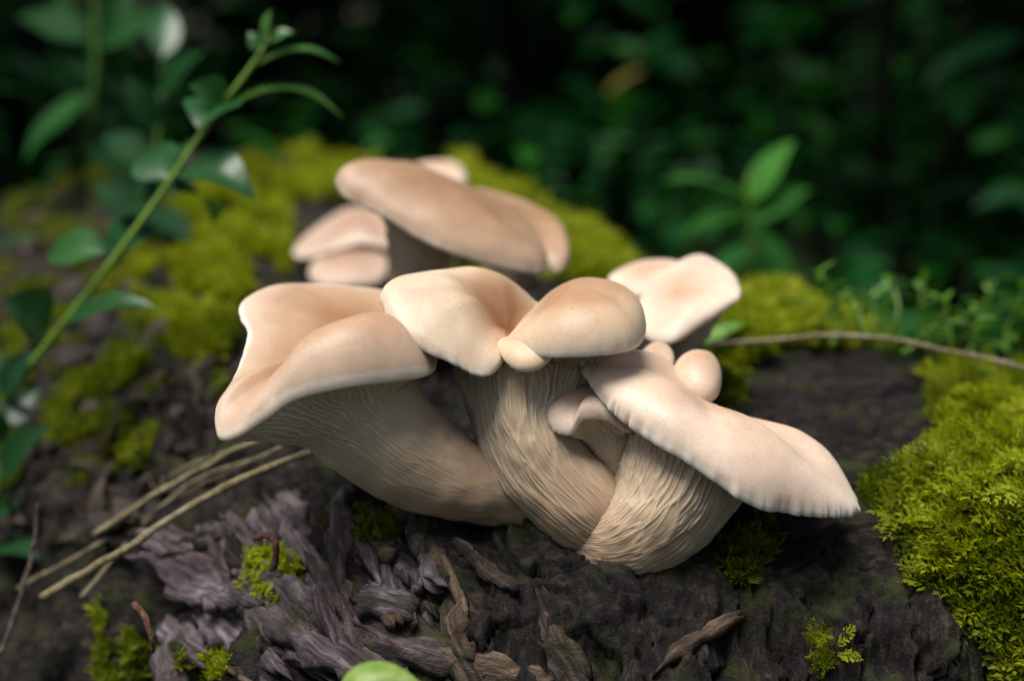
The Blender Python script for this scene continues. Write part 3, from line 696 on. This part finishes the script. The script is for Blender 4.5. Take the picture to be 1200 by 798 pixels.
moss('blurred strip of green moss on the log between the rear mushrooms', [(520,330),(640,330),(720,330),(745,320),(690,285),(660,270),(560,210),(520,220)], 1600, (.007, .014), 'tuft', MOSS, lump=.010, thr=-.6)
moss('broad blurred carpet of yellow-green moss on the far part of the log', [(150,330),(200,260),(235,225),(300,195),(400,185),(440,200),(440,345),(340,330),(290,345),(260,420),(215,430),(200,380),(150,350)], 4200, (.005, .011), 'tuft', MOSS, lump=.010, thr=-.05, fs=32)
moss('patchy moss among dead leaves on the shaded flank of the log', [(0,215),(150,200),(200,260),(140,340),(220,440),(270,440),(250,520),(120,560),(0,600)], 1900, (.004, .009), 'tuft', MOSS_DK, lump=.004, thr=.22, fs=45)
moss('small cushion of yellow-green moss on grey bark near the curled brown scrap', [(284,650),(300,640),(350,660),(354,716),(325,712),(290,694)], 240, (.003, .006), 'tuft', MOSS, lump=.004)
moss('loose moss clump in the dark hollow below the grey bark', [(120,700),(215,680),(235,760),(200,800),(120,800)], 300, (.003, .007), 'tuft', MOSS_DK, lump=.004, thr=.05, fs=60)
moss('tiny bright moss tuft below the loose clump under the grey bark', [(236,770),(268,768),(270,792),(240,796)], 60, (.003, .006), 'tuft', MOSS)
moss('moss in the gap between bark strips under the large tan mushroom', [(415,600),(470,612),(465,645),(420,640)], 130, (.003, .006), 'tuft', MOSS_DK)
moss('narrow vertical line of moss between two bark plates', [(384,728),(402,732),(408,790),(392,790)], 90, (.002, .004), 'tuft', MOSS)
moss('lone small feathery moss sprig on the dark front wood', [(950,752),(982,745),(978,792),(958,796)], 22, (.006, .010), 'frond', MOSS, np.array([-.3, -.5, .6]))
moss('dark moss growing under the drooping end of the long pale cap', [(850,640),(900,610),(905,650),(870,685),(850,670)], 160, (.004, .008), 'tuft', MOSS_DK)
moss('sparse dark moss on wood beside the feathery mat', [(1010,560),(1060,540),(1070,590),(1020,600)], 90, (.004, .007), 'tuft', MOSS_DK)
print('moss done')

# ------------------------------------------------------------------ leaves and plants
def leaf_geo(base, tip, face, W, arch=.0, fold=.25, nl=10, nw=5, shape=1.0, droop=None):
    """base, tip: points; face: direction the upper side looks to"""
    base, tip = np.asarray(base, float), np.asarray(tip, float); t = tip - base; L = np.linalg.norm(t); t = t / L
    f = nrm(face - (face @ t) * t); c = np.cross(f, t)
    u = np.linspace(0, 1, nl)[:, None]; v = np.linspace(-1, 1, nw)[None]
    wd = W * .5 * (np.sin(np.pi * u ** (.8 * shape)) ** .85 + .02) * (1 - .25 * u)
    x = u * L + 0 * v; y = v * wd; z = arch * L * np.sin(np.pi * u) + fold * np.abs(y) + .02 * L * np.sin(u * 9 + 1) * v ** 2
    V = base + x[..., None] * t + y[..., None] * c + z[..., None] * f
    return V.reshape(-1, 3), grid_faces(nl, nw)
def leaf_obj(parent, base, tip, face, W, mat, tint=.5, **kw):
    V, Fc = leaf_geo(base, tip, face, W, **kw)
    return link('leaf', mesh_np('leaf', V, Fc, True, {'tint': np.full(len(V), tint)}), mat, parent)
def stem_obj(parent, pts, r0, r1, mat, n=24, ns=8, tint=.5, name='stem'):
    path = catmull(pts, n); V, Fc = tube(path, np.linspace(r0, r1, n), ns)
    return link(name, mesh_np(name, V, Fc, True, {'tint': np.full(len(V), tint), 'crack': np.zeros(len(V))}), mat, parent)
def cdir(r, u, c): return nrm(RT * r + UP * u - FW * c)
# the seedling beside the log
D0 = .60
pl = thing('seedling', 'slender green seedling with glossy pointed leaves leaning across the mossy log', 'plant', P(-12, 492, D0 + .03))
stem_obj(pl, [P(-12,492,D0+.03), P(50,410,D0+.01), P(130,308,D0), P(195,218,D0), P(242,148,D0), P(296,76,D0), P(316,42,D0)], .0017, .0008, STEM, 40, 10, 1.0)
for (b, t, wpx, face, arch, ti, dd) in [
    ((264,122),(232,150),46,(-.3,.7,.7),.10,.25,-.02), ((262,126),(222,100),34,(-.2,.6,.8),.15,.3,-.015), ((270,125),(402,138),30,(.1,1,.10),.20,.75,0),
    ((300,78),(398,73),24,(.1,1,.15),.16,.6,0), ((312,52),(345,38),16,(0,.8,.5),.1,.7,0), ((314,44),(318,12),14,(-.8,.2,.5),.1,.8,0), ((308,60),(292,38),14,(-.3,.6,.6),.1,.5,0),
    ((214,204),(299,234),44,(.25,.9,.45),.22,.2,-.02), ((200,210),(172,180),40,(-.1,.5,.85),.1,.3,.02), ((212,200),(220,168),26,(-.5,.4,.7),.1,.35,.02),
    ((124,296),(54,304),36,(-.1,.8,.5),.12,.45,.02), ((74,386),(180,358),30,(-.1,.9,.5),.12,.2,-.02), ((56,384),(4,350),44,(-.2,.7,.7),.1,.15,-.02),
    ((136,300),(176,262),34,(.2,.5,.7),.1,.05,.05), ((205,225),(250,262),40,(.2,.6,.5),.1,.05,.06), ((190,232),(150,262),36,(-.2,.5,.5),.1,.0,.06)]:
    leaf_obj(pl, P(*b, D0), P(*t, D0 + dd), cdir(face[0], face[1], face[2] + (.7 if wpx > 30 else .2)), 1.7 * wpx * D0 / F, LEAF, min(1, ti + .15), arch=arch)
# blurred broad-leaved plant in the upper corner
p2 = thing('leafy_plant', 'broad-leaved dark green plant rising behind the slender seedling', 'plant', P(90, 260, .95))
stem_obj(p2, [P(70,330,.98), P(95,200,.95), P(112,90,.93), P(110,-40,.93)], .003, .002, STEM, 20, 8, .1)
for (b, t, wpx, face, ti) in [((108,112),(28,190),46,(-.3,.6,.7),.75),((112,90),(70,-10),58,(-.4,.3,.8),.3),((114,85),(150,-20),56,(.3,.3,.8),.35),((112,100),(205,130),44,(.2,.8,.5),.15),
    ((100,170),(165,225),50,(.2,.7,.5),.1),((100,180),(40,240),46,(-.2,.7,.5),.1),((112,60),(215,20),50,(.1,.6,.8),.5),((112,50),(20,20),50,(-.2,.6,.7),.3)]:
    leaf_obj(p2, P(*b, .94), P(*t, .94 + random.uniform(-.03, .03)), cdir(*face), wpx * .94 / F, LEAF_SOFT, ti * .7, arch=.08)
p4 = thing('leafy_plant', 'low dark broad-leaved plant crowding in beside the dry straws at the foot of the seedling', 'plant', P(-20, 640, .62))
stem_obj(p4, [P(-30,700,.62), P(-10,610,.62), P(5,520,.62), P(0,430,.63)], .002, .0012, STEM, 16, 8, .1)
for (b, t, wpx, face, ti) in [((0,560),(60,500),54,(.1,.6,.8),.1),((-5,600),(55,570),50,(.1,.7,.7),.05),((-8,640),(45,655),46,(.1,.8,.5),.15),((2,520),(-40,470),50,(-.2,.6,.7),.1),((2,500),(48,455),44,(.2,.6,.7),.2),((0,450),(-35,400),46,(-.1,.5,.8),.1),((2,460),(40,410),40,(.1,.5,.8),.05)]:
    leaf_obj(p4, P(*b, .62), P(*t, .62 + random.uniform(-.02, .02)), cdir(*face), wpx * .62 / F, LEAF, ti, arch=.08)
p5 = thing('leafy_plant', 'dark leafy plant whose leaves hang behind the upper part of the seedling stem', 'plant', P(160, 330, .8))
stem_obj(p5, [P(150,345,.80), P(165,260,.79), P(185,160,.79), P(190,60,.80)], .002, .0012, STEM, 16, 8, .1)
for (b, t, wpx, face, ti) in [((166,255),(110,215),50,(-.2,.6,.7),.05),((166,250),(225,285),52,(.2,.6,.7),.0),((170,230),(235,215),46,(.2,.7,.6),.05),((178,190),(120,160),46,(-.2,.6,.7),.1),((186,150),(150,90),44,(-.3,.5,.8),.1),((188,110),(240,60),46,(.2,.5,.8),.15),((190,70),(195,5),44,(.2,.3,.9),.5),((162,290),(100,300),46,(-.1,.7,.6),.0),((160,300),(205,330),44,(.1,.7,.6),.0)]:
    leaf_obj(p5, P(*b, .79), P(*t, .79 + random.uniform(-.02, .03)), cdir(*face), wpx * .79 / F, LEAF if ti > .3 else LEAF_SOFT, ti, arch=.08)
# plant behind the log at the other side
p3 = thing('leafy_plant', 'upright green plant with five long leaves in the shade past the log edge', 'plant', P(880, 380, .93))
stem_obj(p3, [P(884,420,.95), P(882,330,.93), P(878,235,.92), P(880,205,.92)], .0022, .0014, STEM, 16, 8, .6)
for (b, t, wpx, face, ti) in [((878,235),(776,212),26,(0,1,.3),.7),((878,238),(930,165),40,(-.3,.5,.8),.85),((880,250),(800,278),36,(-.2,.8,.5),.6),((882,262),(950,222),38,(.1,.7,.6),.45),
    ((884,268),(925,352),46,(.5,.5,.7),.3),((880,290),(835,330),36,(-.4,.6,.6),.2)]:
    leaf_obj(p3, P(*b, .92), P(*t, .92 + random.uniform(-.03, .02)), cdir(*face), wpx * .92 / F, LEAF_SOFT, min(1, ti + .3), arch=.10)
# low sprigs along the back of the log
SPG = 'low green sprig with small pointed leaves growing along the back edge of the log'
for (x0, y0, x1, y1, d, n, lp) in [(975,392,962,318,.66,9,24),(1030,398,1045,330,.68,8,26),(1090,402,1080,335,.70,8,26),(1135,405,1165,330,.70,9,28),(1185,420,1200,345,.68,8,28),(1010,395,1000,352,.64,7,20),(1060,398,1110,365,.64,8,22),(930,392,925,352,.68,6,20),(960,395,985,350,.70,9,24),(1115,405,1105,350,.66,10,24),(1160,412,1140,362,.64,9,24),(1045,396,1020,345,.72,10,26)]:
    d = d - .05; a, b = P(x0, y0 + 14, d), P(x1, y1, d); sp = thing('sprig', SPG, 'plant', a, 'green sprigs along the back of the log')
    m = (a + b) / 2 + RNG.normal(0, .004, 3); stem_obj(sp, [a, m, b], .0012, .0006, STEM, 10, 6, .6)
    n += 5
    for k in range(n):
        q = .15 + .85 * k / (n - 1); pb = a + (b - a) * q; an = k * 2.4 + random.random(); dr = nrm(RT * math.cos(an) + FW * math.sin(an) * .8 + UP * random.uniform(-.1, .7))
        leaf_obj(sp, pb, pb + dr * lp * d / F * random.uniform(.8, 1.3), nrm(UP + RNG.normal(0, .3, 3)), lp * .42 * d / F, LEAF_BRIGHT, random.uniform(.2, .7), arch=.08, nl=7, nw=3)
# leaf lying against the back moss
lf = thing('fallen_leaf', 'pale green leaf lying on the moss under the pale two-lobed mushroom', 'leaf', P(850, 400, .6)); leaf_obj(lf, P(812,408,.590), P(884,380,.600), cdir(.1,.8,.5), 22 * .6 / F, LEAF_BRIGHT, .8, arch=.1)
# bright round leaf on the bark below
hp, hn, _ = hit(445, 792)
lf = thing('fresh_leaf', 'bright green rounded leaf curling up from the bark below the mushrooms', 'leaf', hp)
V, Fc = leaf_geo(P(398,806,.384), P(494,800,.386), cdir(0,.75,.65), .016, arch=.20, fold=-.35, nl=20, nw=11, shape=.9)
link('blade', mesh_np('blade', V, Fc, True, {'tint': np.clip(.75 + .35 * fbm(V * 300, 3, 5), 0, 1)}), LEAF_PALE, lf)
# big dark leaf and yellow leaf in the background
lf = thing('broad_leaf', 'large dull blue-green leaf hanging in the deep shade', 'leaf', P(1200, 45, 1.35)); leaf_obj(lf, P(1200,45,1.35), P(1085,100,1.3), cdir(-.2,.7,.5), 58 * 1.3 / F, LEAF_BG, .0, arch=.06, nl=14, nw=7)
lf = thing('yellow_leaf', 'single yellowing leaf among the dark shrubs', 'leaf', P(735, 97, 1.5)); leaf_obj(lf, P(712,112,1.5), P(756,84,1.49), cdir(-.1,.8,.4), 26 * 1.5 / F, LEAF_YEL, .0, arch=.1)

# ------------------------------------------------------------------ straws, twigs, litter
def strand(name, label, cat, pts, r0, r1, mat, group=None, n=40, bump_=.0002):
    pts = [P(*p) for p in pts]; path = catmull(pts, n); path = path + .0006 * np.stack([fbm(path * 60, 3, 5 + k) for k in range(3)], -1)
    V, Fc = tube(path, np.linspace(r0, r1, n) * (1 + .18 * (np.abs(np.linspace(0, 1, n) * 4 % 1 - .5) < .04)), 10, bump_, 3)
    o = link(name, mesh_np(name, V, Fc, True, {'crack': np.zeros(len(V))}), mat); o['label'] = label; o['category'] = cat
    if group: o['group'] = group
    return o
strand('straw', 'thick dry straw touching the underside of the large tan mushroom', 'straw', [(50,700,.50),(150,640,.495),(280,561,.49),(388,521,.492)], .0015, .0012, STRAW)
strand('straw', 'thin dry straw running just above the thick one beside the large tan mushroom', 'straw', [(110,625,.535),(200,570,.53),(270,530,.525),(352,498,.52)], .0013, .0010, STRAW)
STR = 'fine dry straw tangled with the thicker straws beside the large tan mushroom'
for pts in ([(20,690,.55),(130,628,.54),(240,566,.53),(330,524,.53)], [(70,600,.60),(150,578,.58),(240,540,.56),(320,512,.55)], [(95,700,.52),(170,610,.54),(235,560,.55),(300,540,.54)], [(150,520,.64),(220,512,.62),(290,500,.60),(340,505,.58)]):
    strand('straw', STR, 'straw', pts, .0007, .0005, STRAW, 'fine straws beside the tan mushroom')
strand('twig', 'dark straight twig rising steeply behind the dry straws', 'twig', [(70,660,.60),(165,560,.60),(230,482,.60),(290,412,.60)], .0013, .0009, TWIG)
strand('straw', 'long pale bent straw lying along the back edge of the log', 'straw', [(800,406,.575),(870,401,.57),(960,394,.565),(1030,396,.56),(1100,408,.555),(1210,434,.55)], .0010, .0009, STRAW)
strand('stalk', 'thin green stalk crossing low behind the sprigs', 'stalk', [(1080,392,.72),(1140,372,.73),(1215,350,.74)], .0012, .001, STEM)
strand('twig', 'thin twig leaning in the dark hollow below the grey bark', 'twig', [(0,765,.5),(25,690,.51),(42,620,.52),(44,590,.52)], .0010, .0007, TWIG)
strand('twig', 'reddish curled scrap of dead stem in the dark hollow', 'twig', [(156,708,.47),(168,725,.465),(176,750,.462),(178,765,.464)], .0011, .0007, SCRAP)
strand('twig', 'curled reddish brown scrap standing on the small moss cushion', 'scrap', [(298,630,.470),(314,628,.466),(322,642,.464),(318,668,.466)], .0010, .0013, SCRAP)
strand('branch', 'short thick grey branch beside the moss carpet at the far end of the log', 'branch', [(130,205,1.0),(200,196,1.0),(262,200,.99)], .008, .006, TWIG)
def litter_leaf(p, n, L, W, tint, seed, parent=None):
    r = np.random.default_rng(seed); t = r.normal(0, 1, 3); t = nrm(t - (t @ n) * n); f = nrm(n + r.normal(0, .35, 3))
    return leaf_geo(p - t * L / 2 + n * .003, p + t * L / 2 + n * .004, f, W, arch=r.uniform(-.15, .25), fold=r.uniform(-.4, .5), nl=8, nw=5)
LP = [(0,190),(160,200),(260,290),(200,400),(280,440),(250,540),(130,640),(0,680)]
mb = MB(); k = 0
while k < 200:
    x, y = random.uniform(-20, 300), random.uniform(170, 690)
    if not in_poly(x, y, LP): continue
    p, n, dist = hit(x, y); k += 1
    if dist is None: n = np.array([0, 0, 1.0])
    L = random.uniform(.008, .026); V, Fc = litter_leaf(p, n, L, L * random.uniform(.3, .6), 0, k)
    ti = random.random()
    if k % 7 == 0:
        o = link('dead_leaf', mesh_np('dead_leaf', V, Fc, True, {'tint': np.full(len(V), ti)}), LITTER); o['label'] = 'small brown dead leaf lying on the shaded flank of the log'; o['category'] = 'leaf'; o['group'] = 'dead leaves on the log flank'
    else: mb.add(V, Fc, ti)
# litter further back and over the floor
for k in range(1000):
    x, y = random.uniform(-1.3, 1.3), random.uniform(.3, 1.5)
    p, n = drop(x, y)
    if p[2] > .2 and random.random() < (.75 if y < .7 else .4): continue
    if abs(x - .02) < .2 and y < .75: continue
    L = random.uniform(.02, .05); V, Fc = litter_leaf(p, n, L, L * random.uniform(.35, .6), 0, 1000 + k); mb.add(V, Fc, random.random())
o = link('leaf_litter', mb.mesh('leaf_litter'), LITTER); o['kind'] = 'stuff'; o['label'] = 'scattered brown leaf litter on the forest floor and log flank'; o['category'] = 'leaf litter'
# ground leaves low on the flank
for (x0, y0, x1, y1, wpx, d) in [(85,530,135,505,34,.72),(-10,560,40,520,50,.66),(-10,660,40,640,40,.66),(150,480,215,440,22,.75),(-5,300,40,278,26,.8),(40,470,80,445,30,.74),(180,500,225,470,24,.72),(20,430,70,440,30,.78),(120,420,165,400,26,.8),(205,560,235,530,22,.62),(60,600,95,570,30,.64),(150,545,185,525,20,.66),(230,520,262,500,20,.62)]:
    lf = thing('ground_leaf', 'dark glossy green leaf poking out of the litter beside the dry straws', 'leaf', P(x0, y0, d), 'green leaves in the litter'); leaf_obj(lf, P(x0, y0, d), P(x1, y1, d - .01), cdir(-.1,.8,.6), wpx * d / F, LEAF, random.uniform(.1, .7), arch=.12)

# ------------------------------------------------------------------ shrubs of the understory, plus an unseen outer ring added to block light
def shrub_proto(seed, H, Rr, nst, nlf, lsz):
    r = np.random.default_rng(seed); st = MB(); fo = MB()
    for i in range(nst):
        a = r.uniform(0, 6.28); sp_ = Rr * r.uniform(.3, 1.0); b = np.array([math.cos(a), math.sin(a), 0]) * .06
        tip = np.array([math.cos(a) * sp_, math.sin(a) * sp_, H * r.uniform(.65, 1.05)]); mid = (b + tip) / 2 + np.array([math.cos(a), math.sin(a), 0]) * sp_ * -.15 + r.normal(0, .04, 3)
        path = catmull([b, mid, tip], 16); V, Fc = tube(path, np.linspace(.007, .002, 16), 5); st.add(V, Fc, r.random())
        br = [path]
        for j in range(7):
            q = r.integers(2, 14); d = nrm(np.append(r.normal(0, 1, 2), r.uniform(-.25, .5))); e = path[q] + d * r.uniform(.10, .26) * (1.2 - q / 20)
            pb = catmull([path[q], (path[q] + e) / 2 + r.normal(0, .015, 3), e], 8); V, Fc = tube(pb, np.linspace(.003, .001, 8), 4); st.add(V, Fc, r.random()); br.append(pb)
        for k in range(nlf // nst):
            pb = br[r.integers(len(br))]; p = pb[r.integers(1, len(pb))]
            d = nrm(np.append(r.normal(0, 1, 2), r.uniform(-.6, .5))); L = lsz * r.uniform(.6, 1.3)
            f = nrm(np.array([0, 0, 1.0]) + r.normal(0, .45, 3))
            V, Fc = leaf_geo(p, p + d * L, f, L * r.uniform(.36, .52), arch=.08, fold=.2, nl=6, nw=3); fo.add(V, Fc, np.clip(r.normal(.45, .25), 0, 1))
    return st.mesh('branches'), fo.mesh('foliage')
protos = [shrub_proto(500, 1.3, .50, 12, 1900, .055), shrub_proto(501, 1.5, .55, 12, 1900, .065), shrub_proto(502, 1.1, .45, 11, 1800, .045), shrub_proto(503, 1.4, .5, 12, 1700, .075)]
for a, b in protos: a.materials.append(BRANCH); b.materials.append(LEAF_BG)
def shrub(k, x, y, rz, sc):
    z = float(ground_h(np.array(x), np.array(y))) - .02
    r = thing('shrub', 'dense dark green leafy shrub in the deep shade around the log, outer ring added to block low light', 'shrub', (x, y, z), 'understory shrubs around the log'); r.rotation_euler.z = rz; r.scale = (sc, sc, sc)
    for nm, me in zip(('branches', 'foliage'), protos[k % 4]):
        o = bpy.data.objects.new(nm, me); COL.objects.link(o); o.parent = r
spots = [(.75,1.25),(1.15,1.15),(.45,1.65),(.95,1.75),(1.4,1.7),(.10,1.95),(.55,2.2),(-.30,2.15),(-.75,1.95),(-1.1,1.5),(-1.35,2.1),(-.95,1.05),(-.05,2.6),(.9,2.6),(-.6,2.7),(1.5,2.4),(-1.2,2.8),(.4,3.0),(.2,2.35),(.75,2.05),(-.35,2.5),(1.2,2.1),(.0,3.1),(.7,3.1),(-.9,2.4),(1.2,3.0)]
spots += [(3.0 * math.sin(a), 3.0 * math.cos(a)) for a in np.radians([50, 70, 95, 120, 145, 170, 195, 220, 245, 270, 295, 315])]  # unseen ring beside and behind the camera, added to cut low sky light
for k, (x, y) in enumerate(spots):
    far = math.hypot(x, y) > 2.95
    shrub(k, x, y, random.uniform(0, 6.28), random.uniform(.9, 1.15) * (1.7 if far else 1.0))
# low undergrowth filling the floor behind the log
mb = MB(); k = 0
while k < 8200:
    x, y = random.uniform(-1.8, 1.9), random.uniform(.75, 3.4); p, n = drop(x, y)
    if p[2] > .10: continue
    k += 1; hgt = random.random() ** 1.3 * .26; d = nrm(np.append(RNG.normal(0, 1, 2), random.uniform(-.3, .5))); L = random.uniform(.025, .06)
    b = p + np.array([0, 0, hgt + .01]); V, Fc = leaf_geo(b, b + d * L, nrm(np.array([0, 0, 1.0]) + RNG.normal(0, .4, 3)), L * random.uniform(.36, .55), arch=.08, fold=.2, nl=6, nw=3)
    mb.add(V, Fc, np.clip(random.gauss(.5, .25), 0, 1))
    if k % 3 == 0: V, Fc = tube(np.array([p, (p + b) / 2 + RNG.normal(0, .006, 3), b]), [.0015, .0012, .0008], 4); mb.add(V, Fc, .3)
o = link('undergrowth', mb.mesh('undergrowth'), LEAF_BG); o['kind'] = 'stuff'; o['label'] = 'low dark green undergrowth covering the forest floor behind the log'; o['category'] = 'undergrowth'
print('tris', sum(len(p.vertices) - 2 for m in bpy.data.meshes for p in m.polygons) if False else '')
